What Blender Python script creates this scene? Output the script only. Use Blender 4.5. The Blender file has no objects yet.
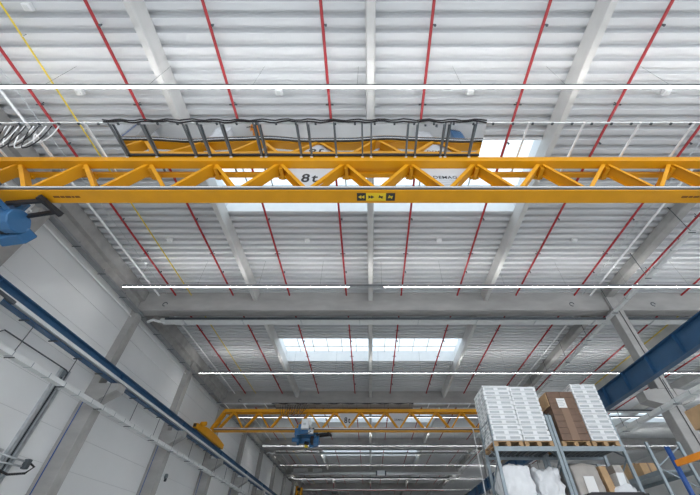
import bpy, bmesh, math, random
from mathutils import Vector, Matrix
random.seed(7)
C = bpy.context.scene.collection
EYE = 1.6                      # heights below are measured from the eye; the floor lies EYE under it
PI = math.pi

# ------------------------------------------------------------------ materials
def mat(name, col, rough=.6, metal=0., var=0., scale=3., bump=0., stretch=None, emit=None, estr=0.):
    m = bpy.data.materials.new(name); m.use_nodes = True
    nt = m.node_tree; b = nt.nodes['Principled BSDF']
    b.inputs['Base Color'].default_value = (*col, 1)
    b.inputs['Roughness'].default_value = rough
    b.inputs['Metallic'].default_value = metal
    if var or bump:
        tc = nt.nodes.new('ShaderNodeTexCoord')
        n = nt.nodes.new('ShaderNodeTexNoise'); n.inputs['Scale'].default_value = scale
        n.inputs['Detail'].default_value = 6
        src = tc.outputs['Object']
        if stretch:
            mp = nt.nodes.new('ShaderNodeMapping'); mp.inputs['Scale'].default_value = stretch
            nt.links.new(src, mp.inputs['Vector']); src = mp.outputs['Vector']
        nt.links.new(src, n.inputs['Vector'])
    if var:
        mx = nt.nodes.new('ShaderNodeMix'); mx.data_type = 'RGBA'
        mx.inputs['A'].default_value = (*[c * (1 - var) for c in col], 1)
        mx.inputs['B'].default_value = (*[min(1, c * (1 + var)) for c in col], 1)
        rp = nt.nodes.new('ShaderNodeMapRange'); rp.inputs[1].default_value = .3; rp.inputs[2].default_value = .7
        nt.links.new(n.outputs['Fac'], rp.inputs[0])
        nt.links.new(rp.outputs[0], mx.inputs['Factor'])
        nt.links.new(mx.outputs['Result'], b.inputs['Base Color'])
    if bump:
        bp = nt.nodes.new('ShaderNodeBump'); bp.inputs['Strength'].default_value = bump
        bp.inputs['Distance'].default_value = .02
        nt.links.new(n.outputs['Fac'], bp.inputs['Height']); nt.links.new(bp.outputs['Normal'], b.inputs['Normal'])
    if emit:
        b.inputs['Emission Color'].default_value = (*emit, 1); b.inputs['Emission Strength'].default_value = estr
    return m

M = {}
M['concrete'] = mat('precast_concrete', (.40, .395, .385), .85, 0, .14, 1.3, .15, (.6, 1.6, 1.6))
M['concrete_light'] = mat('pale_concrete', (.62, .62, .61), .8, 0, .08, 1.5, .1)
M['floor'] = mat('polished_floor', (.74, .74, .73), .35, 0, .12, .4)
M['panel'] = mat('wall_sandwich_panel', (.82, .835, .84), .28, 0, .03, .4)
M['joint'] = mat('panel_joint', (.60, .62, .63), .7)
M['deck'] = mat('roof_deck', (.63, .65, .67), .4, 0, .03, .5)
M['yellow'] = mat('crane_yellow', (.72, .325, .002), .5, 0, .06, 2.)
M['blue'] = mat('runway_blue', (.024, .088, .19), .4, 0, .1, 2.)
M['hoist_blue'] = mat('hoist_blue', (.04, .145, .31), .35, 0, .08, 3.)
M['red'] = mat('sprinkler_red', (.34, .010, .016), .4, 0, .1, 2.)
M['gas'] = mat('gas_yellow', (.74, .56, .05), .45, 0, .08, 2.)
M['galv'] = mat('galvanised', (.58, .61, .63), .35, .7, .12, 6.)
M['silver'] = mat('silver_conduit', (.86, .87, .88), .28, .25, .05, 6.)
M['tray'] = mat('tray_white', (.72, .74, .74), .45, .1, .05, 3.)
M['dark'] = mat('dark_steel', (.085, .10, .115), .5, .3, .1, 4.)
M['arm'] = mat('arm_grey', (.15, .175, .195), .45, .3, .1, 4.)
M['black'] = mat('black_rubber', (.015, .015, .018), .6, 0, .1, 5.)
M['white'] = mat('white_paint', (.80, .81, .82), .4, 0, .03, 3.)
M['led'] = mat('led_diffuser', (.9, .9, .9), .5, emit=(1., .985, .965), estr=24.)
M['up'] = mat('added_uplight_glow', (.9, .9, .9), .5, emit=(1., .985, .96), estr=20.)  # glow added on top of the light strips to brighten the roof
M['traygrey'] = mat('tray_grey', (.30, .31, .32), .5, .2, .1, 4.)
M['mirror'] = mat('polished_sheet', (.86, .87, .89), .03, 1., bump=.03, scale=1.1, stretch=(1.4, .5, 1))
M['sign'] = mat('sign_plate', (.58, .60, .63), .4, 0, .03, 3.)
M['ink'] = mat('sign_ink', (.03, .03, .035), .6)
M['brownink'] = mat('faded_ink', (.20, .07, .004), .6)
M['sticker'] = mat('sticker_yellow', (.85, .60, .02), .4)
M['rack'] = mat('rack_steel', (.27, .32, .35), .45, .4, .1, 5.)
M['rack_blue'] = mat('rack_blue', (.02, .09, .33), .45, 0, .08, 4.)
M['rack_orange'] = mat('rack_orange', (.95, .31, .015), .45, 0, .06, 4.)
M['wood'] = mat('pallet_wood', (.42, .27, .14), .8, 0, .25, 6., .2, (1, 6, 6))
M['foam'] = mat('white_foam', (.86, .88, .89), .6, 0, .03, 4.)
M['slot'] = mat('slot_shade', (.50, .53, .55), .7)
M['wrap'] = mat('stretch_wrap', (.80, .82, .84), .22, 0, .06, 5., .9)
M['carton_brown'] = mat('dark_carton', (.17, .10, .065), .45, 0, .16, 5.)
M['carton'] = mat('carton', (.50, .33, .18), .75, 0, .12, 4.)
M['carton_grey'] = mat('wrapped_carton', (.42, .39, .36), .35, 0, .1, 4., .3)
M['paper'] = mat('paper_label', (.85, .85, .84), .7)
M['tape'] = mat('pale_tape', (.25, .155, .10), .4)

def glazing():
    m = bpy.data.materials.new('skylight_glazing'); m.use_nodes = True
    nt = m.node_tree; nt.nodes.clear()
    o = nt.nodes.new('ShaderNodeOutputMaterial'); t = nt.nodes.new('ShaderNodeBsdfTransparent')
    t.inputs[0].default_value = (.84, .90, .93, 1)
    g = nt.nodes.new('ShaderNodeBsdfGlossy'); g.inputs['Roughness'].default_value = .08
    mx = nt.nodes.new('ShaderNodeMixShader'); mx.inputs[0].default_value = .06
    nt.links.new(t.outputs[0], mx.inputs[1]); nt.links.new(g.outputs[0], mx.inputs[2])
    nt.links.new(mx.outputs[0], o.inputs[0]); return m
M['glass'] = glazing()

# ------------------------------------------------------------------ mesh helpers
class MB:
    """collects shapes in place coordinates (z from the eye) and links them as ONE mesh object"""
    def __init__(s): s.bm = bmesh.new()
    def mark(s, i):
        for f in s.bm.faces:
            if not f.tag: f.material_index = i; f.tag = True
        return s
    def poly(s, pts):
        return s.bm.faces.new([s.bm.verts.new(p) for p in pts])
    def box(s, x0, x1, y0, y1, z0, z1):
        v = [s.bm.verts.new(p) for p in ((x0,y0,z0),(x1,y0,z0),(x1,y1,z0),(x0,y1,z0),(x0,y0,z1),(x1,y0,z1),(x1,y1,z1),(x0,y1,z1))]
        for f in ((3,2,1,0),(4,5,6,7),(0,1,5,4),(1,2,6,5),(2,3,7,6),(3,0,4,7)): s.bm.faces.new([v[i] for i in f])
        return s
    def prism(s, prof, axis, a, b):
        """prof: closed 2-D outline; axis 'x' -> (y,z), 'y' -> (x,z), 'z' -> (x,y)"""
        def P(p, t):
            return {'x': (t, p[0], p[1]), 'y': (p[0], t, p[1]), 'z': (p[0], p[1], t)}[axis]
        A = [s.bm.verts.new(P(p, a)) for p in prof]; B = [s.bm.verts.new(P(p, b)) for p in prof]
        n = len(prof)
        for i in range(n): s.bm.faces.new((A[i], A[(i+1) % n], B[(i+1) % n], B[i]))
        s.bm.faces.new(A[::-1]); s.bm.faces.new(B); return s
    def bar(s, p, q, w, h, up=(0, 0, 1)):
        p, q = Vector(p), Vector(q); d = (q - p).normalized(); u = Vector(up)
        sd = d.cross(u)
        if sd.length < 1e-4: sd = d.cross(Vector((0, 1, 0)))
        sd.normalize(); u = sd.cross(d)
        vs = []
        for c in (p, q):
            for a, b in ((-1,-1),(1,-1),(1,1),(-1,1)): vs.append(s.bm.verts.new(c + sd*(a*w/2) + u*(b*h/2)))
        for f in ((3,2,1,0),(4,5,6,7),(0,1,5,4),(1,2,6,5),(2,3,7,6),(3,0,4,7)): s.bm.faces.new([vs[i] for i in f])
        return s
    def tube(s, pts, r, n=8):
        pts = [Vector(p) for p in pts]; rings = []
        for i, p in enumerate(pts):
            d = (pts[min(i+1, len(pts)-1)] - pts[max(i-1, 0)]).normalized()
            a = d.cross(Vector((0, 0, 1)))
            if a.length < 1e-3: a = d.cross(Vector((0, 1, 0)))
            a.normalize(); b = a.cross(d)
            rr = r[i] if isinstance(r, (list, tuple)) else r
            rings.append([s.bm.verts.new(p + (a*math.cos(2*PI*k/n) + b*math.sin(2*PI*k/n))*rr) for k in range(n)])
        for i in range(len(rings)-1):
            for k in range(n): 
                f = s.bm.faces.new((rings[i][k], rings[i][(k+1) % n], rings[i+1][(k+1) % n], rings[i+1][k])); f.smooth = n > 6
        s.bm.faces.new(rings[0][::-1]); s.bm.faces.new(rings[-1]); return s
    def channel(s, p, q, w, h, t, wide):
        """U section from p to q: a web w across direction `wide`, two flanges of height h"""
        p, q = Vector(p), Vector(q); d = (q-p).normalized(); a = Vector(wide).normalized(); u = a.cross(d).normalized()
        def quad(o1, w1, h1):
            vs = []
            for c in (p, q):
                for i, j in ((-1,-1),(1,-1),(1,1),(-1,1)): vs.append(s.bm.verts.new(c + a*(o1[0] + i*w1/2) + u*(o1[1] + j*h1/2)))
            for f in ((3,2,1,0),(4,5,6,7),(0,1,5,4),(1,2,6,5),(2,3,7,6),(3,0,4,7)): s.bm.faces.new([vs[k] for k in f])
        quad((0, 0), w, t); quad((-w/2, h/2), t, h); quad((w/2, h/2), t, h); return s
    def bevel(s, w, seg=1):
        bmesh.ops.bevel(s.bm, geom=s.bm.edges[:], offset=w, segments=seg, affect='EDGES', clamp_overlap=True); return s
    def build(s, name, m, parent=None, smooth=False):
        off = Vector((0, 0, EYE))
        if parent is not None:
            p = parent; base = Vector((0, 0, 0))
            while p is not None: base += p.location; p = p.parent
            off -= base
        bmesh.ops.translate(s.bm, verts=s.bm.verts[:], vec=off)
        if parent is None:          # the origin at the middle of the underside
            xs = [v.co for v in s.bm.verts]
            o0 = Vector(((min(c.x for c in xs)+max(c.x for c in xs))/2, (min(c.y for c in xs)+max(c.y for c in xs))/2, min(c.z for c in xs)))
            bmesh.ops.translate(s.bm, verts=s.bm.verts[:], vec=-o0)
        bmesh.ops.recalc_face_normals(s.bm, faces=s.bm.faces[:])
        if smooth:
            for f in s.bm.faces: f.smooth = True
        me = bpy.data.meshes.new(name); s.bm.to_mesh(me); s.bm.free()
        for k in (m if isinstance(m, list) else [m]): me.materials.append(M[k])
        o = bpy.data.objects.new(name, me); C.objects.link(o)
        if parent is not None: o.parent = parent
        else: o.location = o0
        return o

def tag(o, label, cat, group=None, kind=None):
    o['label'] = label; o['category'] = cat
    if group: o['group'] = group
    if kind: o['kind'] = kind
    return o
def struct(o, label=None):
    o['kind'] = 'structure'
    if label: o['label'] = label
    return o
def thing(name, label, cat, loc, group=None):
    o = bpy.data.objects.new(name, None); C.objects.link(o)
    o.empty_display_size = .2
    o.location = Vector(loc) + Vector((0, 0, EYE))
    return tag(o, label, cat, group)
def text(s, size, loc, parent, m='ink', name='lettering', rot=(PI/2, 0, 0), sx=1., bold=0., space=1.):
    cu = bpy.data.curves.new(name, 'FONT'); cu.body = s; cu.size = size; cu.extrude = .001; cu.offset = bold; cu.space_character = space
    cu.align_x = 'CENTER'; cu.align_y = 'CENTER'
    tmp = bpy.data.objects.new('tmp', cu); C.objects.link(tmp)
    me = bpy.data.meshes.new_from_object(tmp.evaluated_get(bpy.context.evaluated_depsgraph_get()))
    bpy.data.objects.remove(tmp); me.materials.clear(); me.materials.append(M[m])
    o = bpy.data.objects.new(name, me); C.objects.link(o); o.parent = parent
    p = parent; base = Vector((0, 0, 0))
    while p is not None: base += p.location; p = p.parent
    o.location = Vector(loc) + Vector((0, 0, EYE)) - base
    o.rotation_euler = rot; o.scale = (sx, 1, 1); return o
def copy_tree(o, parent=None):
    c = o.copy(); C.objects.link(c)
    if parent is not None: c.parent = parent
    for ch in o.children: copy_tree(ch, c)
    return c
ORD = ['first', 'second', 'third', 'fourth', 'fifth', 'sixth', 'seventh', 'eighth', 'ninth', 'tenth', 'eleventh', 'twelfth', 'thirteenth']

# ------------------------------------------------------------------ the hall's measures
ROOF = 10.6
BEAMS = [0.8 + 13.7*k for k in range(7)]          # near face of each cross beam
END = 84.
PITCH = 13.7/39
WX = -12.15                                        # inside of the panelled wall
SKY = [(BEAMS[k] + 4.95, BEAMS[k] + 8.15) for k in range(6)]
BAY = ['above the near crane', 'beyond the first cross beam', 'beyond the second cross beam', 'beyond the third cross beam', 'beyond the fourth cross beam', 'beyond the fifth cross beam']

# ------------------------------------------------------------------ setting
b = MB().box(-12.6, 37, -7, END + .3, -1.8, -1.6); struct(b.build('floor', 'floor'))

wl = MB(); zs = [-1.6] + [-.47 + 1.1*k for k in range(11)] + [11.2]
g = .008
for k in range(len(zs)-1):
    wl.box(WX-.12, WX, -7, END, zs[k] + (g if k else 0), zs[k+1] - g)
wall = struct(wl.build('wall_left', 'panel'))
jb = MB().box(WX-.13, WX-.015, -7, END, -1.6, 11.2)
o = jb.build('panel_joint', 'joint', wall)
wr = MB().box(36.3, 36.5, -1, END, -1.6, 11.2); struct(wr.build('wall_right', 'panel'))
we = MB().box(-12.3, 37, END, END + .2, -1.6, 11.2); struct(we.build('wall_back', 'panel'))

def deck(bm, x0, x1, y0, y1):
    k0, k1 = round((y0 - .8)/PITCH), round((y1 - .8)/PITCH)
    pr = []
    for k in range(k0, k1):
        y = .8 + k*PITCH
        pr += [(y, ROOF), (y + .165, ROOF), (y + .185, ROOF + .145), (y + .255, ROOF + .145), (y + .265, ROOF + .16), (y + .32, ROOF + .145)]
    pr.append((.8 + k1*PITCH, ROOF))
    A = [bm.verts.new((x0, *p)) for p in pr]; B = [bm.verts.new((x1, *p)) for p in pr]
    for i in range(len(pr)-1): bm.faces.new((A[i], B[i], B[i+1], A[i+1]))
d = MB(); RX = [(-12.2, 12.2, -6, 6), (12.2, 36.4, 18, 30)]
EDGE = [.8 - PITCH*22]
for xa, xb, sa, sb in RX:
    y = .8 - PITCH*22
    for (s0, s1) in (SKY[:4] if sa < 0 else SKY[2:3]):
        s0 = .8 + round((s0-.8)/PITCH)*PITCH; s1 = .8 + round((s1-.8)/PITCH)*PITCH
        deck(d.bm, xa, xb, y, s0); deck(d.bm, xa, sa, s0, s1); deck(d.bm, sb, xb, s0, s1); y = s1
    deck(d.bm, xa, xb, y, END)
struct(d.build('ceiling', 'deck'))

nwin = 0
for side, (sa, sb) in enumerate(((-6, 6), (18, 30))):
    for k, (s0, s1) in enumerate(SKY):
        if k > 3 or side and k != 2: continue
        nwin += 1
        s0 = .8 + round((s0-.8)/PITCH)*PITCH; s1 = .8 + round((s1-.8)/PITCH)*PITCH
        c = MB(); h = ROOF + .75
        for r in ((sa-.06, sa, s0-.06, s1+.06), (sb, sb+.06, s0-.06, s1+.06), (sa, sb, s0-.06, s0), (sa, sb, s1, s1+.06)):
            c.box(*r, ROOF-.02, h)
        w = struct(c.build(f'window_{nwin}', 'white'))
        gl = MB().box(sa-.06, sb+.06, s0-.06, s1+.06, h, h+.02); gl.build('pane', 'glass', w)
        f = MB(); n = 12
        for i in range(1, n): f.box(sa+(sb-sa)*i/n-.025, sa+(sb-sa)*i/n+.025, s0, s1, h-.06, h)
        f.box(sa, sb, s1-.75, s1-.69, h-.06, h)
        f.build('glazing_bar', 'galv', w)

# ------------------------------------------------------------------ concrete frame
def eye_loop(bm, x, y, z):
    pts = [(x + .11*math.cos(t), y, z + .11*math.sin(t)) for t in [PI*2*i/14 for i in range(12)]]
    bm.tube(pts, .025, 6)
for k, y in enumerate(BEAMS):
    if k == 0: continue
    for side, (xa, xb) in enumerate(((WX+.02, 12.3), (12.62, 36.3))):
        if side and k in (2, 4, 5, 6) or k == 6: continue
        where = 'over the open hall' if not side else 'over the side aisle'
        lab = f'wide grey concrete cross beam {where}, {ORD[k-1]} beyond the near crane'
        t = thing('concrete_cross_beam', lab, 'beam', ((xa+xb)/2, y+.3, 9.5))
        p = [(y, 9.52), (y+.03, 9.5), (y+.57, 9.5), (y+.6, 9.52), (y+.6, ROOF-.02), (y-.0, ROOF-.02), (y, ROOF-.2)]
        MB().prism(p, 'x', xa, xb).build('beam', 'concrete', t)
        if k < 3 and not side:
            for ex in (-10.6, 10.4):
                e = MB(); eye_loop(e, ex, y, 9.85); e.build('lifting_loop', 'dark', t)
        elif k < 3:
            e = MB(); eye_loop(e, 14.6, y, 9.85); e.build('lifting_loop', 'dark', t)
def purlin(x, k, lab):
    ya, yb = (BEAMS[k] + .6, BEAMS[k+1])
    if k == 0: ya = -5.
    p = [(x-.11, 10.1), (x-.09, 10.06), (x+.09, 10.06), (x+.11, 10.1), (x+.14, ROOF), (x-.14, ROOF)]
    tag(MB().prism(p, 'y', ya, yb).build('roof_purlin', 'concrete_light'), lab, 'purlin', None)
for k in range(6):
    for x, s in ((-6, 'on the panelled wall side of the hall'), (0, 'along the middle of the hall'), (6, 'on the column side of the hall')):
        purlin(x, k, f'pale roof purlin {s}, {BAY[k]}')
    if k in (1, 2, 3):
        for j, x in enumerate((18, 24)):
            if (k, j) in ((2, 0), (3, 1)): continue
            purlin(x, k, f'pale side aisle purlin, {ORD[j]} from the column row, {BAY[k]}')
for k in range(5):
    ya, yb = BEAMS[k] + .6, BEAMS[k+1]
    if k == 0: ya = -5.
    p = [(WX+.01, 9.62), (WX+.22, 9.62), (WX+.22, 10.0), (WX+.4, 10.04), (WX+.4, ROOF-.01), (WX+.01, ROOF-.01)]
    tag(MB().prism(p, 'y', ya, yb).build('eaves_beam', 'concrete'), f'stepped concrete eaves beam atop the panelled wall, {BAY[k]}', 'beam')
    if k == 2: continue
    p = [(12.25, 10.24), (12.29, 10.2), (12.62, 10.2), (12.66, 10.24), (12.66, ROOF-.01), (12.25, ROOF-.01)]
    tag(MB().prism(p, 'y', ya, yb).build('valley_beam', 'concrete'), f'deep lengthwise concrete beam above the column row, {BAY[k]}', 'beam')

LCOL = [7.65 + 6.85*k for k in range(9)]
def left_column(y, lab):
    t = thing('concrete_column', lab, 'column', (WX+.35, y+.25, -1.6), None)
    MB().box(WX+.005, WX+.76, y, y+.5, -1.6, 5.55).bevel(.02).build('shaft', 'concrete', t)
    MB().box(WX+.005, WX+.36, y+.03, y+.47, 5.55, 10.0 if abs((y-14.5) % 13.7) > .5 else 9.5).build('upper_shaft', 'concrete', t)
    MB().prism([(WX+.74, 5.1), (WX+1.32, 5.5), (WX+1.32, 5.78), (WX+.3, 5.78), (WX+.3, 5.1)], 'y', y-.02, y+.52).build('corbel', 'concrete', t)
    c = MB()
    c.tube([(WX+.2, y-.02, -1.5), (WX+.2, y-.02, 5.0)], .018, 6); c.build('blue_conduit', 'rack_blue', t)
for k, y in enumerate(LCOL):
    left_column(y, f'concrete column with a corbel on the panelled wall, {ORD[k]} beyond the near crane')
RCOL = [b - .14 for b in BEAMS[1:4]]
for k, y in enumerate(RCOL):
    t = thing('concrete_column', f'inner row concrete column with corbels on both sides, under the {ORD[k]} cross beam', 'column', (12.45, y+.25, -1.6))
    MB().box(12.1, 12.8, y, y+.5, -1.6, 5.5).bevel(.02).build('shaft', 'concrete', t)
    MB().box(12.2, 12.75, y, y+.5, 5.5, 10.25).bevel(.02).build('upper_shaft', 'concrete', t)
    for s in (-1, 1):
        MB().prism([(12.45+s*.34, 4.85), (12.45+s*1.0, 5.05), (12.45+s*1.0, 5.4), (12.45+s*.34, 5.52)], 'y', y-.02, y+.52).build('corbel', 'concrete', t)
    c = MB()
    c.tube([(12.5, y-.02, -1.5), (12.5, y-.02, 9.6)], .016, 6); c.build('cable', 'black', t)

# ------------------------------------------------------------------ pipes and conduits under the deck
def repeat(first, ys):
    for y in ys:
        c = first.copy(); C.objects.link(c); c.location = first.location + Vector((0, y, 0))
def clamps(t, x, y0, y1, step, z, w, m):
    h = MB().box(x-w, x+w, y0-.02, y0+.02, z-.01, z+.012).box(x-.008, x+.008, y0-.01, y0+.01, z, ROOF).build('pipe_hanger', m, t)
    repeat(h, [step*i for i in range(1, int((min(y1, 46)-y0)/step))])
REDS = [-10.28, -7.25, -4.27, -1.27, 1.62, 4.58, 7.68, 10.76]
def red_pipe(x, lab, y0, y1):
    t = thing('sprinkler_pipe', lab, 'pipe', (x, (y0+y1)/2, 10.38), 'red sprinkler pipes under the roof deck')
    MB().tube([(x, y0, 10.42), (x, y1, 10.42)], .042, 10).build('pipe', 'red', t)
    clamps(t, x, y0+1.6, y1, 3.42, 10.42, .12, 'dark')
    y = y0 + 2.9
    while y < min(y1, 32):
        h = MB(); h.tube([(x+.04, y, 10.43), (x+.09, y, 10.43)], .02, 6); h.tube([(x+.09, y, 10.36), (x+.09, y, 10.47)], [.035, .018], 8)
        h.build('sprinkler_head', 'dark', t); y += 3.42
for i, x in enumerate(REDS):
    red_pipe(x, f'red sprinkler pipe running the length of the roof, {ORD[i]} from the white panelled wall', -4, 80)
for i, x in enumerate((13.4, 16.4, 22.2)):
    red_pipe(x, f'red sprinkler pipe under the side aisle roof, {ORD[i]} beyond the inner column row', 4, 55)
def run(name, mt, x, z, r, y0, y1, lab, cat='pipe', hang=True):
    t = thing(name, lab, cat, (x, (y0+y1)/2, z-r))
    MB().tube([(x, y0, z), (x, y1, z)], r, 8).build('pipe', mt, t)
    if hang:
        clamps(t, x, y0+1.1, y1, 2.74, z, r+.03, 'galv')
run('gas_pipe', 'gas', -9.45, 10.42, .024, -4, 80, 'thin yellow gas pipe under the roof between two red pipes near the panelled wall')
run('gas_pipe', 'gas', 17.6, 10.42, .03, 4, 55, 'yellow gas pipe under the side aisle roof beside a red pipe')
run('conduit', 'silver', -11.15, 10.4, .045, -4, 80, 'thick silver conduit under the deck next to the eaves beam')
run('conduit', 'galv', -10.72, 10.45, .014, -4, 60, 'thin grey conduit between the silver one and the first red pipe', hang=False)
run('conduit', 'silver', 11.6, 10.4, .045, -4, 80, 'thick silver conduit under the deck beside the beam above the column row')
run('conduit', 'galv', 11.2, 10.45, .016, -4, 60, 'thin grey conduit beside the last red pipe before the column row', hang=False)
run('conduit', 'silver', WX+.12, 9.15, .03, -4, 70, 'silver conduit fixed along the upper part of the panelled wall', hang=False)

# ------------------------------------------------------------------ linear lights
def light_strip(y, lab, x0=-11.05, x1=33., gap=None, ws=2.75):
    z = 9.05
    t = thing('linear_light', lab, 'light', ((x0+x1)/2, y, z), 'linear lights across the hall')
    MB().box(x0, x1, y-.033, y+.033, z+.045, z+.09).box(x0, x1, y-.033, y-.028, z-.004, z+.125).box(x0, x1, y+.028, y+.033, z-.004, z+.125).build('housing', 'traygrey', t)
    MB().box(x0, x1, y-.026, y+.026, z+.091, z+.1).build('added_uplight', 'up', t)  # unseen glowing strip, added to lighten the deck above
    if gap:
        MB().box(x0, gap[0], y-.027, y+.027, z+.018, z+.046).build('diffuser', 'led', t)
        MB().box(gap[1], x1, y-.027, y+.027, z+.018, z+.046).build('diffuser', 'led', t)
        u = MB().box(gap[0], gap[1], y-.027, y+.027, z+.018, z+.046).build('diffuser', 'tray', t); u['label'] = 'unlit grey length of the light'
    else:
        MB().box(x0, x1, y-.027, y+.027, z+.018, z+.046).build('diffuser', 'led', t)
    x = x0 + .55
    while x < min(x1, 16) and y < 45:
        MB().tube([(x, y, z+.09), (x, y, ROOF-.005)], .004, 4).build('suspension_wire', 'dark', t); x += ws
LY = [3.4, 11.97, 21.1, 29.8, 38.7, 47.5, 56.1, 65.]
light_strip(LY[0], 'bright white light strip crossing the roof above the near crane', -11.9)
light_strip(LY[1], 'long white light strip just in front of the first cross beam, one length unlit', gap=(-.95, .62))
light_strip(LY[2], 'thin light strip crossing below the skylight between the first and second cross beams')
light_strip(LY[3], 'light strip crossing just behind the second cross beam and the far crane')
light_strip(LY[4], 'light strip crossing before the third cross beam, first one seen below the far crane')
light_strip(LY[5], 'light strip crossing below the far crane, second in order beneath it')
light_strip(LY[6], 'light strip near the far end, third in order below the far crane')
light_strip(LY[7], 'smallest light strip, close to the far end wall')

# small white fittings on the deck
n = 0
for r, y in enumerate((1.95, 4.1, 10.5)):
    for j, x in enumerate((-8.9, -2.8, 3.05, 9.05)):
        if r == 0 and j: continue
        t = thing('deck_fitting', ['small white deck box at the top edge of view', 'small white deck box behind the brightest light strip',
                   'small white deck box before the first cross beam', 'small white deck box beyond the first cross beam'][r] + ', ' +
                  ['beside the panelled wall', 'wall side of middle purlin', 'column side of middle purlin', 'beside the column row'][j], 'box', (x, y, ROOF-.14), 'small white boxes under the deck')
        MB().box(x-.11, x+.11, y-.09, y+.09, ROOF-.13, ROOF).bevel(.015).build('body', 'white', t)
        MB().box(x-.05, x+.05, y-.05, y+.05, ROOF-.145, ROOF-.13).build('lens', 'tray', t)

# ------------------------------------------------------------------ cable trays
def long_tray(x, z, w, h, y0, y1, lab, step, rods, mt='tray', name='cable_tray'):
    t = thing(name, lab, 'cable tray', (x, (y0+y1)/2, z))
    s = MB(); s.prism([(x-w/2, z+h), (x-w/2, z), (x+w/2, z), (x+w/2, z+h), (x+w/2-.012, z+h), (x+w/2-.012, z+.012), (x-w/2+.012, z+.012), (x-w/2+.012, z+h)], 'y', y0, y1)
    s.mark(0); y = y0
    while y < y1: s.box(x-w/2-.004, x+w/2+.004, y-.012, y+.012, z-.004, z+h+.004); y += step
    s.mark(1); s.build('tray', [mt, 'rack'], t)
    y = rods[0]
    while y < rods[2]:
        r = MB(); r.tube([(x, y, z-.04), (x, y, rods[3])], .014, 6); r.box(x-w/2-.04, x+w/2+.03, y-.015, y+.015, z-.03, z-.005)
        r.build('hanger', 'dark', t); y += rods[1]
    return t
long_tray(-11.0, 4.66, .25, .15, 4, 60, 'white cable tray hung on rods below the blue runway beside the panelled wall', .8, (7.4, 2.28, 45, 5.72))
long_tray(11.32, 4.4, .24, .14, 4, 50, 'white cable tray hung on rods below the blue runway by the inner columns', .8, (9.5, 3.4, 45, 5.3))
long_tray(12.07, 9.12, .2, .1, 2, 60, 'pale cable tray running lengthwise high up, crossing in front of the inner column', 1.1, (3.2, 2.74, 60, 10.6))
long_tray(WX+.34, 9.36, .28, .09, -3, 60, 'dark grey cable tray on brackets just under the eaves beam of the panelled wall', 1.1, (2.67, 1.75, 60, 9.6), 'traygrey')
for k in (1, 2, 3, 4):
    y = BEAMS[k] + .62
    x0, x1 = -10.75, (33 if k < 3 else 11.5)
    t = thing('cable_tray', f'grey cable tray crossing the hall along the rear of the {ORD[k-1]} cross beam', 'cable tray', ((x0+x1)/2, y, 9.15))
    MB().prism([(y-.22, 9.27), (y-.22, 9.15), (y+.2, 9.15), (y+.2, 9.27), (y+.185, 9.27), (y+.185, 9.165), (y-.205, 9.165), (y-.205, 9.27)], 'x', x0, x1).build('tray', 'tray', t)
    MB().tube([(x0+.3, y-.3, 9.2), (x1-.5, y-.3, 9.2)], .06, 8).build('cable', 'dark', t)  # dark tube added to stand in for the shade on the tray's near side
    MB().tube([(x0-.75, y, 9.18), (x0-.5, y-.02, 9.3), (x0-.2, y, 9.22), (x0+.15, y, 9.2)], .07, 8).build('cable_bend', 'silver', t)
    x = x0 + 1.2
    while x < x1: 
        MB().box(x-.02, x+.02, y-.24, y+.22, 9.11, 9.15).box(x-.01, x+.01, y+.21, y+.23, 9.11, 9.55).build('hanger', 'galv', t); x += 3.

# ------------------------------------------------------------------ runways
def runway(x, z1, h, w, y0, y1, lab, side, stiff):
    t = thing('crane_runway', lab, 'crane runway', (x, (y0+y1)/2, z1-h))
    MB().prism([(x-w/2, z1-h), (x+w/2, z1-h), (x+w/2, z1-h+.03), (x+.012, z1-h+.03), (x+.012, z1-.03), (x+w/2, z1-.03), (x+w/2, z1), (x-w/2, z1),
                (x-w/2, z1-.03), (x-.012, z1-.03), (x-.012, z1-h+.03), (x-w/2, z1-h+.03)], 'y', y0, y1).build('beam', 'blue', t)
    MB().box(x-.03, x+.03, y0, y1, z1, z1+.06).build('rail', 'dark', t)
    y = stiff[0]
    while y < min(y1, 45):
        MB().prism([(x-w/2+.01, z1-h+.03), (x+w/2-.01, z1-h+.03), (x+w/2-.01, z1-.03), (x-w/2+.01, z1-.03)], 'y', y-.012, y+.012).build('stiffener', 'blue', t); y += stiff[1]
    return t
rw = runway(-11.12, 6.3, .5, .26, 3., 68, 'blue steel crane runway on corbels along the white panelled wall', 1, (7.9, 6.85))
MB().box(-11.12+.03, -11.12+.19, 4, 62, 5.88, 5.99).build('conductor_rail', 'tray', rw)
y = 5.3
while y < 40:
    MB().box(-11.12-.2, -11.12+.12, y-.02, y+.02, 5.76, 5.8).build('rail_holder', 'dark', rw); y += 1.37
MB().bar((-10.95, 7.9, 5.88), (-10.95, 8.6, 5.88), .12, .1).build('current_collector', 'dark', rw)
runway(11.2, 6.25, .8, .3, 3., 68, 'deep blue steel crane runway carried by the inner column row', -1, (7.7, 1.71))

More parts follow.
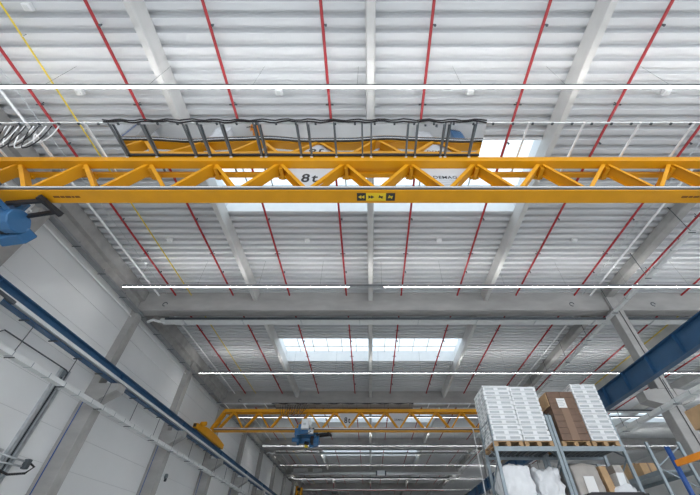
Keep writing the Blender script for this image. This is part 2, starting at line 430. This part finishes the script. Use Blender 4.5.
# ------------------------------------------------------------------ the cranes
TILT = -.03
NODE0, NS = -.67, 1.815
def crane(Y, lab, detail, half):
    t = thing('overhead_crane', lab, 'crane', (0, Y, 6.9))
    f = Y - .2                                   # front edge of the bottom flange
    # bottom chord: a box on a wide flange
    MB().box(-11., 11.1, f, f+.4, 6.9, 6.93).box(-11., 11.1, f+.07, f+.33, 6.93, 7.12).build('bottom_chord', 'yellow', t)
    MB().box(-10.9, 11., f-.012, f+.012, 6.935, 7.0).build('conductor_bar', 'dark', t)
    MB().box(-10.9, 11., f-.005, f+.04, 7.03, 7.07).build('conductor_cover', 'white', t)
    MB().box(-10.9, 11., f-.005, f+.07, 7.07, 7.078).build('cover_cap', 'dark', t)
    MB().box(-10.5, 10.6, f-.11, f+.14, 8.1, 8.3).build('top_chord', 'yellow', t)
    MB().box(-10.5, 10.6, f+.3, f+.44, 8.1, 8.2).build('rear_chord', 'yellow', t)
    MB().box(-2.6, 2.9, f+.1, f+.33, 8.16, 8.18).build('cover_plate', 'yellow', t)
    k = math.ceil((-10.3 - NODE0)/NS)
    while NODE0 + k*NS < 10.5:
        x = NODE0 + k*NS
        for s in (-1, 1):
            xb = x + s*NS/2
            if -10.9 < xb < 10.9:
                MB().channel((x + s*.05, f+.15, 8.12), (xb - s*.07, f+.21, 7.1), .3, .09, .012, (0, 1, 0)).build('diagonal', 'yellow', t)
        MB().box(x-.05, x+.05, f+.06, f+.43, 7.98, 8.12).box(x-.13, x+.13, f+.33, f+.45, 8.03, 8.1).build('node_gusset', 'yellow', t)
        k += 1
    for s in (-1, 1):                            # sloping ends and end carriages
        for dy in (.0, .34):
            MB().bar((s*10.5, f+dy+.02, 8.2), (s*11.1, f+dy+.02, 7.0), .14, .16).build('end_post', 'yellow', t)
        xx = -11.12 if s < 0 else 11.2
        c = MB(); c.prism([(Y-half, 6.4), (Y+half, 6.4), (Y+half, 6.7), (Y+.9, 6.88), (Y-.9, 6.88), (Y-half, 6.7)], 'x', xx-.14, xx+.14); ec = c.build('end_carriage', 'yellow', t)
        for dy in (-half+.35, half-.35):
            MB().tube([(xx-.05, Y+dy, 6.48), (xx+.05, Y+dy, 6.48)], .12, 14).build('wheel', 'dark', ec)
            MB().box(xx-.07, xx+.07, Y+dy+(.35 if dy > 0 else -.35)-.12, Y+dy+(.35 if dy > 0 else -.35)+.12, 6.48, 6.66).build('buffer', 'black', ec)
        MB().tube([(xx-s*.1, Y-half+.5, 6.8), (xx-s*.45, Y-half+.5, 6.8)], .13, 12).build('travel_motor', 'yellow', ec)
    # signs in the openings of the truss
    for xc, s, small in ((NODE0-NS/2, '8 t', 0), (NODE0+NS*1.5, 'DEMAG', 1)):
        sg = MB(); yy = f + .12
        sg.prism([(xc-.74, 8.08), (xc-.16, 7.16), (xc+.16, 7.16), (xc+.74, 8.08)], 'y', yy, yy+.012)
        so = sg.build('capacity_sign' if not small else 'maker_sign', 'sign', t)
        if small:
            text(s, .185, (xc-.03, yy-.003, 7.64), so, bold=.0015, space=1.06)
            ln = MB()      # the small print, too fine to read
            for zz, xs in ((7.5, (-.22, .06)), (7.4, (-.17, .09)), (7.3, (-.1,))):
                for q in xs: ln.box(xc+q, xc+q+.24, yy-.004, yy-.002, zz, zz+.035)
            ln.build('small_print_pattern', 'slot', so)
        else:
            text('8t', .52, (xc-.07, yy-.003, 7.6), so, bold=.012, sx=.88, space=1.25)
    # festoon rail on arms towards the camera
    ya, za = f - 1.08, 8.33
    MB().box(-10.8, 10.9, ya-.02, ya+.02, za-.02, za+.03).build('festoon_rail', 'galv', t)
    sh = MB()
    nx, ny = 60, 10; V = []
    for i in range(nx+1):
        x = -6.8 + 9.84*i/nx
        V.append([sh.bm.verts.new((x, ya + (f-ya)*j/ny, 8.375 + (f-ya)*(j/ny-.5)*(TILT + .012*math.sin(x*1.75+.6) + .004*math.sin(x*4.1)))) for j in range(ny+1)])
    for i in range(nx):
        for j in range(ny): sh.bm.faces.new((V[i][j], V[i+1][j], V[i+1][j+1], V[i][j+1])).smooth = True
    th = [v for v in sh.bm.verts]
    sh.box(-6.8, 3.04, ya, f, 8.40, 8.405)
    sp = sh.build('reflective_panel', 'mirror' if detail else 'traygrey', t)
    if detail: sp['label'] = 'mirror-like sheet lying on the arms'
    dark = [-6.78, -5.96, -4.87, -4.48, -3.89, -3.04, -2.91, -1.93, -1.64, -.95, -.22, .02, .99, 1.24, 1.95, 2.08, 2.75]
    sil = [-10.2, -8.9, -7.4, 4.1, 5.53, 6.98, 8.38, 9.8]
    for x in dark:
        a = MB().box(x-.02, x+.02, ya-.03, f+.5, 8.3, 8.35).build('rail_arm', 'arm', t)
        if detail: MB().box(x-.035, x+.035, f-.13, f-.10, 8.27, 8.3).build('bolt_plate', 'silver', a)
    for x in sil:
        a = MB().box(x-.022, x+.022, ya-.03, f+.5, 8.3, 8.345).build('rail_arm', 'silver', t); a['label'] = 'bare silver rail arm'
    MB().box(-6.8, 3.04, f-.16, f-.13, 8.32, 8.37).build('panel_edge', 'black', t)
    # black cable lying along the rail
    pts = [(-6.9 + 9.9*i/60, ya - .04 + .02*math.sin(i*1.7), za + .0 + .025*math.sin(i*.9)) for i in range(61)]
    MB().tube(pts, .024, 6).tube([(p[0], p[1]-.05, 8.335+.012*math.sin(p[0]*2.3)) for p in pts], .02, 6).build('cable', 'black', t)
    for i in range(42):
        x = -10.6 + i*.51
        if detail: MB().box(x-.025, x+.025, ya-.03, ya+.03, za-.05, za-.02).build('cable_runner', 'dark', t)
    # gathered festoon loops
    hx = -8.9 if detail else -5.2
    rnd = random.Random(3)
    for i in range(9):
        x = hx - .8 + i*.17; w = .25 + .06*rnd.random(); dpt = .4 + .35*rnd.random(); sk = .25 + .3*rnd.random()
        P = [(x - w*math.cos(PI*j/14) + sk*(1-abs(j-7)/7)*-.5, ya + .05 + .25*math.sin(PI*j/14), za - .05 - dpt*math.sin(PI*j/14)) for j in range(15)]
        MB().tube(P, .015, 6).build('festoon_loop', 'black' if i % 2 else ('silver' if detail else 'dark'), t)
    if not detail:
        p = MB().tube([(7.1, f-.1, 7.05), (7.1, f-.1, .1)], .04, 8).build('pendant_cable', 'white', t)
        MB().box(7.02, 7.18, f-.16, f-.04, -.35, .1).bevel(.02).build('pendant_control', 'sticker', p)
    return t
CY = 5.31
crane1 = crane(CY, 'near yellow lattice bridge crane spanning the whole view, with mirror sheet and signs', True, 1.7)
# direction stickers and small notices on the underside of the near crane
bc = [c for c in crane1.children if c.name.startswith('bottom_chord')][0]
def sticker(x0, x1, mt, arrows, am):
    o = MB().box(x0, x1, CY-.12, CY+.12, 6.894, 6.9).build('direction_sticker', mt, crane1)
    a = MB()
    for (cx, dx, dy) in arrows:
        d = Vector((dx, dy, 0)).normalized(); n = Vector((-d.y, d.x, 0)); c = Vector((cx, CY, 6.892))
        a.poly([c + d*.05, c - d*.035 + n*.055, c - d*.035 - n*.055])
    a.build('arrow', am, o)
sticker(-.347, -.116, 'ink', [(-.27, -1, 0), (-.19, -1, 0)], 'sticker')
sticker(-.116, .14, 'sticker', [(-.02, 1, 0), (.05, 1, 0)], 'ink')
sticker(.14, .398, 'sticker', [(.24, -1, .9), (.29, 1, -.9)], 'ink')
sticker(.398, .63, 'ink', [(.49, -1, .9), (.54, 1, -.9)], 'sticker')
for x in (-8.15, 8.0):       # a worn line of print, too fine to read
    ln = MB(); rnd = random.Random(5); q = x
    for w in (.16, .1, .14, .06, .12):
        ln.box(q, q+w, CY-.03, CY+.03, 6.8945, 6.8995); q += w + .025
    ln.build('worn_print_pattern', 'brownink', crane1)
FY = 25.75
crane2 = crane(FY, 'far yellow lattice bridge crane below the second cross beam, its hoist near the panelled wall', False, 2.6)

# hoists
def hoist(loc, lab):
    x, y = loc
    t = thing('crane_hoist', lab, 'hoist', (x, y, 6.2))
    fr = MB()
    fr.box(x-.75, x+.3, y-.42, y-.36, 6.6, 7.0).box(x-.75, x+.75, y+.36, y+.42, 6.6, 7.06)
    fr.box(x-.72, x-.64, y-.4, y+.8, 6.5, 6.62).box(x+.64, x+.72, y-.4, y+.8, 6.5, 6.62)
    fr.build('trolley_frame', 'hoist_blue', t)
    for sx in (-.5, .5):
        for sy in (-.3, .3):
            MB().tube([(x+sx, y+sy*1.1-.03, 6.99), (x+sx, y+sy*1.1+.03, 6.99)], .075, 12).build('wheel', 'dark', t)
    MB().tube([(x-.5, y+.45, 6.48), (x+.62, y+.45, 6.48)], .23, 20).build('rope_drum', 'hoist_blue', t)
    ob = []
    for i in range(10): ob.append((y+.45+.34*math.cos(2*PI*i/10+.3), 6.47+.31*math.sin(2*PI*i/10+.3)))
    MB().prism(ob, 'x', x+.5, x+.85).bevel(.02).build('gearbox', 'hoist_blue', t)
    ob = [(y+.45+.3*math.cos(2*PI*i/10+.3), 6.46+.28*math.sin(2*PI*i/10+.3)) for i in range(10)]
    MB().prism(ob, 'x', x-.66, x-.5).bevel(.02).build('drum_cover', 'hoist_blue', t)
    MB().tube([(x-.95, y+.1, 6.42), (x-.4, y+.1, 6.42)], .15, 16).build('hoist_motor', 'hoist_blue', t)
    cab = MB().box(x-.3, x+.2, y-.76, y-.46, 6.9, 7.5).bevel(.015).build('control_cabinet', 'white', t)
    MB().box(x-.18, x+.02, y-.765, y-.76, 7.12, 7.24).build('nameplate', 'galv', cab)
    MB().box(x-.5, x-.3, y-.66, y-.45, 6.8, 7.2).build('junction_box', 'hoist_blue', t)
    MB().box(x+.2, x+.55, y-.6, y-.43, 6.62, 6.88).build('motor_cover', 'galv', t)
    for dy in (.15, .62):
        MB().bar((x+.6, y+dy-.08, 6.72), (x+1.6, y+dy*.8-.08, 6.8), .07, .12).build('buffer_arm', 'black', t)
    MB().bar((x+1.5, y-.1, 6.8), (x+1.68, y+.52, 6.78), .1, .12).build('buffer_beam', 'black', t)
    MB().box(x+.3, x+.52, y+.1, y+.85, 6.25, 6.66).bevel(.02).build('brake', 'black', t)
    MB().prism([(x+.2, 6.1), (x+.75, 6.22), (x+.9, 6.5), (x+.5, 6.62), (x+.1, 6.4)], 'y', y+.72, y+1.05).bevel(.03).build('end_cover', 'hoist_blue', t)
    MB().tube([(x-.1, y+.2, 6.28), (x+.2, y+.25, 6.2)], .1, 12).build('rope_guide', 'black', t)
    rb = MB()
    for dx in (-.1, .12): rb.tube([(x+dx, y+.45, 6.3), (x+dx*.4, y+.45, 6.16)], .008, 5)
    rb.build('rope', 'dark', t)
    hb = MB().box(x-.12, x+.12, y+.38, y+.52, 6.02, 6.2).bevel(.03).build('hook_block', 'sticker', t)
    hk = [(x + .07*math.cos(a)+.0, y+.45, 5.93 + .07*math.sin(a)) for a in [PI*.5 - i*PI*1.45/10 for i in range(11)]]
    MB().tube(hk, .02, 8).build('hook', 'dark', hb)
    w = [(x+.15, y-.5, 6.95), (x+.4, y-.65, 6.75), (x+.1, y-.6, 6.6), (x-.3, y-.5, 6.6), (x-.5, y-.3, 6.7)]
    MB().tube(w, .018, 6).build('cable', 'black', t)
    return t
h1 = hoist((-9.9, CY), 'blue hoist trolley under the near crane at the panelled wall end')
h2 = hoist((-4.45, FY), 'blue hoist trolley with a white cabinet hanging on the far crane')

# the third crane, only its end shows
t = thing('overhead_crane', 'tiny yellow crane end with black motors, lowest at the far end of the hall', 'crane', (-10.5, 60, 6.6))
MB().box(-10.9, -10.55, 59.6, 60.4, 6.6, 8.75).bevel(.05).build('end_frame', 'yellow', t)
MB().box(-10.3, -9.95, 59.6, 60.4, 6.9, 8.6).bevel(.05).build('end_frame', 'yellow', t)
MB().tube([(-10.62, 59.5, 8.35), (-10.2, 59.5, 8.35)], .2, 12).build('motor', 'black', t)
MB().box(-10.9, 10.9, 59.8, 60.2, 6.9, 7.2).build('bridge_beam', 'yellow', t)

# ------------------------------------------------------------------ wall fittings
t = thing('cable_riser', 'grey steel cable riser on the panelled wall before the first corbelled column', 'cable riser', (WX+.12, 13.1, -1.6))
MB().box(WX+.0, WX+.12, 12.72, 12.8, -1.6, 5.7).box(WX+.0, WX+.12, 13.1, 13.18, -1.6, 5.7).build('riser_rail', 'galv', t)
MB().box(WX+.0, WX+.05, 12.8, 13.1, -1.6, 5.7).build('riser_back', 'rack', t)
for i in range(3):
    MB().tube([(WX+.08, 12.86+i*.09, -1.5), (WX+.08, 12.86+i*.09, 5.3+.1*i)], .018, 6).build('cable', 'black' if i == 1 else 'galv', t)
t = thing('pipe_hoop', 'thin dark square pipe hoop standing out from the panelled wall above the white tray', 'pipe', (WX+.1, 11.8, 5.0))
MB().tube([(WX+.03, 9.7, 5.1), (WX+.12, 9.72, 5.55), (WX+.14, 9.8, 5.66), (WX+.14, 12.9, 5.66), (WX+.13, 13.05, 5.6), (WX+.03, 13.08, 5.15)], .022, 8).build('pipe', 'dark', t)
MB().box(WX+.0, WX+.16, 12.98, 13.16, 4.95, 5.2).build('end_box', 'galv', t)
t = thing('wall_bracket', 'grey steel double-arm bracket with a black clamp jutting from the panelled wall', 'bracket', (WX+.4, 11.5, 2.6))
MB().box(WX+.0, WX+.05, 12.1, 12.6, 2.0, 2.85).build('wall_plate', 'galv', t)
MB().tube([(WX+.05, 12.2, 2.72), (WX+.55, 13.2, 2.6)], .03, 8).build('arm', 'galv', t)
MB().tube([(WX+.05, 12.2, 2.5), (WX+.55, 13.2, 2.46)], .03, 8).build('arm', 'galv', t)
MB().box(WX+.48, WX+.66, 13.1, 13.26, 2.4, 2.68).bevel(.02).build('clamp', 'dark', t)
MB().tube([(WX+.6, 13.2, 2.6), (WX+.7, 13.4, 2.5), (WX+.6, 13.3, 2.3), (WX+.4, 12.9, 2.2), (WX+.2, 12.6, 2.3)], .035, 8).build('hose', 'black', t)
for k, (y, z) in enumerate(((23.7, 3.95),)):
    t = thing('wall_socket', 'small round grey socket on the panelled wall beside a column', 'socket', (WX+.05, y, z))
    MB().tube([(WX, y, z), (WX+.1, y, z)], .13, 12).build('body', 'rack', t); MB().box(WX+.02, WX+.12, y-.05, y+.05, z-.25, z-.1).build('plug', 'dark', t)

# far end fittings
t = thing('duct', 'pale pipe duct crossing the hall near the far end with a block in the middle', 'duct', (0, 53, 9.0))
MB().tube([(-10.5, 53, 9.15), (12, 53, 9.15)], .16, 10).build('pipe', 'tray', t)
MB().box(.9, 1.9, 52.7, 53.3, 8.9, 9.45).build('fan_box', 'white', t)
for s in (.8, 2.0): MB().box(s-.1, s+.1, 52.75, 53.25, 8.95, 9.4).build('collar', 'dark', t)
t = thing('sprinkler_main', 'red sprinkler main crossing the hall low at the far end', 'pipe', (0, 66, 9.1))
MB().tube([(-8, 66, 9.2), (11.8, 66, 9.2)], .12, 10).build('pipe', 'red', t)
for x in (-6, 0, 6):
    MB().tube([(x, 66, 9.2), (x, 66, 10.4)], .04, 6).build('riser', 'red', t)
for k, x in enumerate((-9.6, -7.3)):
    t = thing('unit_heater', ['pale grey air heater box at the far end, next to the panelled wall', 'pale grey air heater box at the far end, further from the panelled wall'][k], 'heater', (x, 54.6, 9.3))
    MB().box(x-.95+.35*k, x+.95-.35*k, 54.2, 55., 9.3, 9.95).bevel(.03).build('housing', 'tray', t)
    g = MB()
    for i in range(5): g.box(x-.8+.35*k, x+.8-.35*k, 54.17, 54.2, 9.36+i*.11, 9.42+i*.11)
    g.build('grille', 'galv', t)

# ------------------------------------------------------------------ pallet racks and their loads
def frame(t, x, y0, y1, z1, mt='rack', w=.09, axis='y'):
    for y in (y0, y1):
        MB().prism([(x-w/2, y-.04), (x+w/2, y-.04), (x+w/2, y+.04), (x+w/4, y+.04), (x+w/4, y-.015), (x-w/4, y-.015), (x-w/4, y+.04), (x-w/2, y+.04)] if axis == 'y' else
                   [(x-.04, y-w/2), (x+.04, y-w/2), (x+.04, y+w/2), (x-.04, y+w/2)], 'z', -1.6, z1).build('upright', mt, t)
    b = MB(); z = -1.3; s = 0
    while z < z1 - .5:
        b.bar((x, (y0, y1)[s], z), (x, (y1, y0)[s], z+.62), .04, .025, (1, 0, 0)); z += .62; s = 1 - s
    b.bar((x, y0, z1-.12), (x, y1, z1-.12), .04, .03); b.build('bracing', mt, t)
t = thing('pallet_rack', 'grey steel pallet rack full of white and brown pallet loads, facing the open hall', 'rack', (5.8, 12.2, -1.6))
YF, YR = 11.7, 12.8
for x in (3.85, 5.72, 5.83, 7.75): frame(t, x, YF, YR, 3.62)
for (xa, xb) in ((3.9, 5.68), (5.88, 7.7)):
    for z in (2.72, .95):
        for y in (YF-.02, YR+.02):
            MB().box(xa, xb, y-.025, y+.025, z-.13, z).build('beam', 'rack', t)
        d = MB(); n = 12
        for i in range(n): d.box(xa+(xb-xa)*(i+.15)/n, xa+(xb-xa)*(i+.75)/n, YF, YR, z-.05, z-.02)
        d.build('slatted_deck', 'dark', t)
def pallet(x0, x1, y0, y1, z, lab, name='wooden_pallet'):
    t = thing(name, lab, 'pallet', ((x0+x1)/2, (y0+y1)/2, z), 'wooden pallets on the grey rack')
    p = MB(); n = 6
    for i in range(n):
        a = y0 + (y1-y0)*(i+.05)/n; p.box(x0, x1, a, a+(y1-y0)*.8/n, z+.12, z+.144)
    for i in range(3):
        a = x0 + (x1-x0-.1)*i/2; p.box(a, a+.1, y0, y1, z, z+.022); p.box(a, a+.1, y0, y1, z+.1, z+.12)
    p.build('boards', 'wood', t)
    b = MB()
    for i in range(3):
        for j in range(3):
            a = x0 + (x1-x0-.13)*i/2; c = y0 + (y1-y0-.13)*j/2; b.box(a, a+.13, c, c+.13, z+.022, z+.1)
    b.build('blocks', 'wood', t)
def foam_stack(x0, x1, y0, y1, z0, z1, lab, seed, layers=11):
    t = thing('tray_stack', lab, 'pallet load', ((x0+x1)/2, (y0+y1)/2, z0), 'white loads on the top level of the grey rack')
    rnd = random.Random(seed); b = MB(); h = (z1-z0)/layers; q = []
    for i in range(layers):
        o = rnd.uniform(-.014, .014); za = z0 + i*h
        b.box(x0+o, x1+o, y0+o, y1+o, za+.008, za+h*.95); b.box(x0+.03, x1-.03, y0+.03, y1-.03, za, za+h); q.append((o, za))
    b.box(x0-.015, x1+.015, y0-.015, y1+.015, z1-.02, z1+.02)
    bmesh.ops.bevel(b.bm, geom=b.bm.edges[:], offset=.012, segments=1, affect='EDGES', clamp_overlap=True)
    b.mark(0)
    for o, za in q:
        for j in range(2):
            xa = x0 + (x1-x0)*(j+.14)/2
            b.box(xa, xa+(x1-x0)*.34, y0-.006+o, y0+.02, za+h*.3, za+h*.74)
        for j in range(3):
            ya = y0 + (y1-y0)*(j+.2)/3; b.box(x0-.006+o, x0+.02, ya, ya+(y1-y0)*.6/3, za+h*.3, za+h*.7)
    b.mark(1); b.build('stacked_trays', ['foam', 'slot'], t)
def wrapped(x0, x1, y0, y1, z0, z1, lab, mt, seed, name='wrapped_load', amp=.05, group=None, parent=None):
    b = MB(); b.box(x0, x1, y0, y1, z0, z1)
    bmesh.ops.subdivide_edges(b.bm, edges=b.bm.edges[:], cuts=14, use_grid_fill=True)
    from mathutils import noise
    c = Vector(((x0+x1)/2, (y0+y1)/2, (z0+z1)/2))
    for v in b.bm.verts:
        q = v.co*3.1 + Vector((seed*7.3, seed, 0)); d = v.co - c
        r = Vector((d.x/(x1-x0), d.y/(y1-y0), d.z/(z1-z0)))*2
        e = max(0, r.length - 1.28)
        v.co -= d.normalized()*e*.22
        if v.co.z > z0 + .05: v.co += Vector((noise.noise(q), noise.noise(q+Vector((9, 0, 0))), noise.noise(q+Vector((0, 9, 0)))*.8))*amp*1.6 + Vector((noise.noise(q*3), noise.noise(q*3.3), noise.noise(q*2.7)))*amp*.8
    o = b.build(name, mt, parent, smooth=True)
    return tag(o, lab, 'pallet load', group) if parent is None else o
TOPZ = 2.72; LOWZ = .95
spots = [(3.82, 4.72, 'under the white stack at the rack\'s open end'), (4.78, 5.66, 'under the second white stack of the rack'), (5.93, 6.8, 'under the stack of dark brown cartons'), (6.86, 7.7, 'under the white stack beside the brown cartons')]
for xa, xb, s in spots: pallet(xa, xb, YF-.05, YR+.0, TOPZ, f'wooden pallet on the upper beams {s}')
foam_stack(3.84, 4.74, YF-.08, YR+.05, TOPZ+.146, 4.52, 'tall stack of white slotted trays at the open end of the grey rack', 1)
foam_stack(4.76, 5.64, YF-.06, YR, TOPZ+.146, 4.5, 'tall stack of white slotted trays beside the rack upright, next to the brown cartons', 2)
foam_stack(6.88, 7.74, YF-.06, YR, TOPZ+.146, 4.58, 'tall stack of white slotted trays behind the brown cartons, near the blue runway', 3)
t = thing('carton_stack', 'stack of dark brown cartons with a white paper label on the top of the rack', 'pallet load', (6.4, 12.2, TOPZ+.146))
b = MB(); x0, x1, y0, y1, z0, z1 = 5.95, 6.83, YF-.1, YR, TOPZ+.146, 4.34; n = 8; h = (z1-z0)/n
for i in range(n):
    for j in range(2):
        xa = x0 + (x1-x0)*j/2; b.box(xa+.004, xa+(x1-x0)/2-.004, y0+(.006 if (i+j) % 2 else 0), y1, z0+i*h+.004, z0+(i+1)*h-.004)
b.build('cartons', 'carton_brown', t)
MB().box(6.26, 6.5, y0-.008, y0+.02, z0, z1-.45).build('tape', 'tape', t)
lb = MB().box(6.2, 6.48, y0-.014, y0-.009, z1-.52, z1-.22).build('paper_label', 'paper', t)
for i in range(4): MB().box(6.23, 6.45-(i % 2)*.06, y0-.016, y0-.014, z1-.3-i*.055, z1-.285-i*.055).build('print', 'slot', lb)
MB().box(x0-.03, x0, y0+.05, y1-.1, z1-.45, z1-.02).build('side_board', 'carton', t)
wrapped(3.88, 4.74, YF, YR, LOWZ, 2.28, 'crinkled white plastic wrapped load on the lower rack level at its open end', 'wrap', 1, amp=.06)
wrapped(4.84, 5.64, YF, YR, LOWZ, 2.16, 'crinkled white plastic wrapped load on the lower rack level by the middle upright', 'wrap', 5, amp=.08)
lw = thing('wrapped_load', 'grey-brown wrapped pallet load with a paper label on the lower rack level', 'pallet load', (6.35, 12.2, LOWZ))
wrapped(5.95, 6.76, YF, YR, LOWZ, 2.3, '', 'carton_grey', 3, 'bundle', amp=.02, parent=lw)
MB().box(6.2, 6.5, YF-.04, YF-.03, 1.55, 1.95).build('paper_label', 'paper', lw)
t = thing('carton_bundle', 'leaning cartons under torn clear film on the lower rack level', 'pallet load', (7.25, 12.2, LOWZ))
for i, (xa, w, a, zt, mt) in enumerate(((6.9, .2, .12, 2.2, 'carton'), (7.14, .22, -.1, 2.05, 'foam'), (7.4, .24, .16, 2.25, 'carton_grey'))):
    MB().prism([(xa, LOWZ), (xa+w, LOWZ), (xa+w-a, zt), (xa-a, zt)], 'y', YF+.03*i, YR-.1).build('carton', mt, t)
wrapped(6.95, 7.64, YF-.06, YR, LOWZ, 1.75, '', 'wrap', 8, 'film', amp=.07, parent=t)

# second grey rack beside the column row
t = thing('pallet_rack', 'narrow grey rack with two cartons standing beside the inner column', 'rack', (10.05, 14.5, -1.6))
def frame_x(t, y, x0, x1, z1, mt):
    for x in (x0, x1): MB().box(x-.045, x+.045, y-.04, y+.04, -1.6, z1).build('upright', mt, t)
    b = MB(); z = -1.3; s = 0
    while z+.62 < z1-.1: b.bar(((x0, x1)[s], y, z), ((x1, x0)[s], y, z+.62), .03, .03); z += .62; s = 1-s
    b.build('bracing', mt, t)
for y in (13., 16.4): frame_x(t, y, 9.5, 10.6, 3.16, 'rack')
for z in (2.35, .7):
    for x in (9.5, 10.6): MB().box(x-.025, x+.025, 13.04, 16.36, z-.13, z).build('beam', 'rack', t)
    MB().box(9.53, 10.57, 13.1, 16.3, z-.03, z-.005).build('shelf', 'rack', t)
for k, (y0, y1, zt, lab) in enumerate(((14.0, 14.6, 2.74, 'plain brown carton on the narrow grey rack, the one nearer its tall upright'), (14.7, 15.4, 2.86, 'plain brown carton on the narrow grey rack, behind the other'))):
    t = thing('carton', lab, 'carton', (10., (y0+y1)/2, 2.35))
    MB().box(9.62, 10.2, y0, y1, 2.352, zt).bevel(.01).build('box', 'carton', t); MB().box(9.88, 9.94, y0-.004, y1+.004, 2.36, zt+.003).build('tape', 'tape', t)

# blue and orange rack
t = thing('pallet_rack', 'blue rack with an orange beam at the edge of the view', 'rack', (8.35, 8.6, -1.6))
for y in (7.2, 10.): frame_x(t, y, 7.8, 8.9, 2.32, 'rack_blue')
for x in (7.8, 8.9): MB().box(x-.03, x+.03, 7.24, 9.96, 1.87, 2.0).build('beam', 'rack_orange', t)
MB().box(7.84, 8.86, 7.3, 9.9, 1.95, 1.985).build('shelf', 'rack', t)
wrapped(8.22, 8.88, 8.1, 9.4, 1.99, 2.52, 'low white wrapped load on the blue and orange rack', 'wrap', 15, amp=.02)
t = thing('carton', 'brown carton on top of the white load on the blue and orange rack', 'carton', (8.4, 8.75, 2.5))
MB().box(8.24, 8.92, 8.15, 9.35, 2.53, 2.98).bevel(.01).build('box', 'carton', t); MB().box(8.45, 8.52, 8.145, 9.355, 2.535, 2.983).build('tape', 'tape', t)

# forklift whose roof just shows
t = thing('forklift', 'black roof of a forklift standing before the grey rack, at the bottom of the view', 'forklift', (3.4, 6.3, -1.6))
g = MB(); g.box(3.08, 3.9, 5.75, 6.7, .7, .78).bevel(.04, 2); g.build('roof_guard', 'black', t)
for x in (3.08, 3.87):
    for y, yy in ((5.8, 5.6), (6.85, 7.0)): MB().bar((x, y, .76), (x, yy, -.7), .06, .06).build('roof_post', 'black', t)
MB().box(3.0, 3.95, 5.5, 7.1, -1.3, -.65).bevel(.08, 2).build('body', 'rack_orange', t)
for x in (3.02, 3.93):
    for y in (5.8, 6.8): MB().tube([(x-.09, y, -1.33), (x+.09, y, -1.33)], .27, 18).build('wheel', 'black', t)
MB().box(3.2, 3.28, 7.12, 7.22, -1.55, .5).box(3.68, 3.76, 7.12, 7.22, -1.55, .5).build('mast', 'dark', t)
MB().box(3.1, 3.22, 7.25, 8.3, -1.55, -1.5).box(3.74, 3.86, 7.25, 8.3, -1.55, -1.5).build('fork', 'dark', t)

# things on the floor that the mirror sheet reflects
t = thing('storage_bin', 'blue plastic bin on the floor, reflected in the mirror sheet', 'bin', (4.9, 8.6, -1.6))
MB().prism([(4.6, 8.3), (5.2, 8.3), (5.2, 8.9), (4.6, 8.9)], 'z', -1.45, -.4).bevel(.03).build('body', 'hoist_blue', t)
MB().box(4.56, 5.24, 8.26, 8.94, -.4, -.34).bevel(.02).build('lid', 'hoist_blue', t); MB().box(4.64, 5.16, 8.34, 8.86, -1.6, -1.45).build('foot', 'black', t)
t = thing('pallet_truck', 'orange pallet truck on the floor, reflected in the mirror sheet', 'pallet truck', (-6.6, 9., -1.6))
MB().box(-6.85, -6.68, 8.6, 9.7, -1.55, -1.45).box(-6.5, -6.33, 8.6, 9.7, -1.55, -1.45).box(-6.85, -6.33, 8.4, 8.65, -1.55, -1.1).build('chassis', 'rack_orange', t)
MB().tube([(-6.59, 8.5, -1.1), (-6.59, 8.1, -.4), (-6.75, 8.08, -.35), (-6.43, 8.08, -.35)], .025, 8).build('handle', 'black', t)
for x in (-6.76, -6.42): MB().tube([(x-.06, 8.45, -1.5), (x+.06, 8.45, -1.5)], .1, 12).build('wheel', 'black', t)
wrapped(-8.9, -7.9, 8.4, 9.4, -1.6, -.4, 'white wrapped load on the floor, reflected at the mirror sheet end by the wall', 'wrap', 21, amp=.05)
wrapped(2.6, 3.5, 8.6, 9.6, -1.6, -.7, 'low white wrapped load on the floor beside the blue bin, reflected in the mirror sheet', 'wrap', 23, amp=.04)

# ------------------------------------------------------------------ sky and camera
w = bpy.data.worlds.new('overcast'); bpy.context.scene.world = w; w.use_nodes = True
nt = w.node_tree; bg = nt.nodes['Background']
tc = nt.nodes.new('ShaderNodeTexCoord'); n = nt.nodes.new('ShaderNodeTexNoise'); n.inputs['Scale'].default_value = 3
mx = nt.nodes.new('ShaderNodeMix'); mx.data_type = 'RGBA'
mx.inputs['A'].default_value = (.80, .90, 1, 1); mx.inputs['B'].default_value = (1, 1, 1, 1)
nt.links.new(tc.outputs['Generated'], n.inputs['Vector']); nt.links.new(n.outputs['Fac'], mx.inputs['Factor'])
nt.links.new(mx.outputs['Result'], bg.inputs['Color']); bg.inputs['Strength'].default_value = 1.35

cd = bpy.data.cameras.new('camera'); cam = bpy.data.objects.new('camera', cd); C.objects.link(cam)
cam.location = (0, 0, EYE); cam.rotation_euler = (math.radians(90 + 43.816), 0, 0)
cd.sensor_fit = 'HORIZONTAL'; cd.sensor_width = 36; cd.lens = 36*334.8/700
cd.shift_x = -(370.46-350)/700; cd.clip_end = 300; cd.clip_start = .05
sc = bpy.context.scene; sc.camera = cam
sc.view_settings.view_transform = 'Standard'; sc.view_settings.look = 'None'
sc.view_settings.exposure = .68; sc.view_settings.gamma = 1; sc.view_settings.use_curve_mapping = False
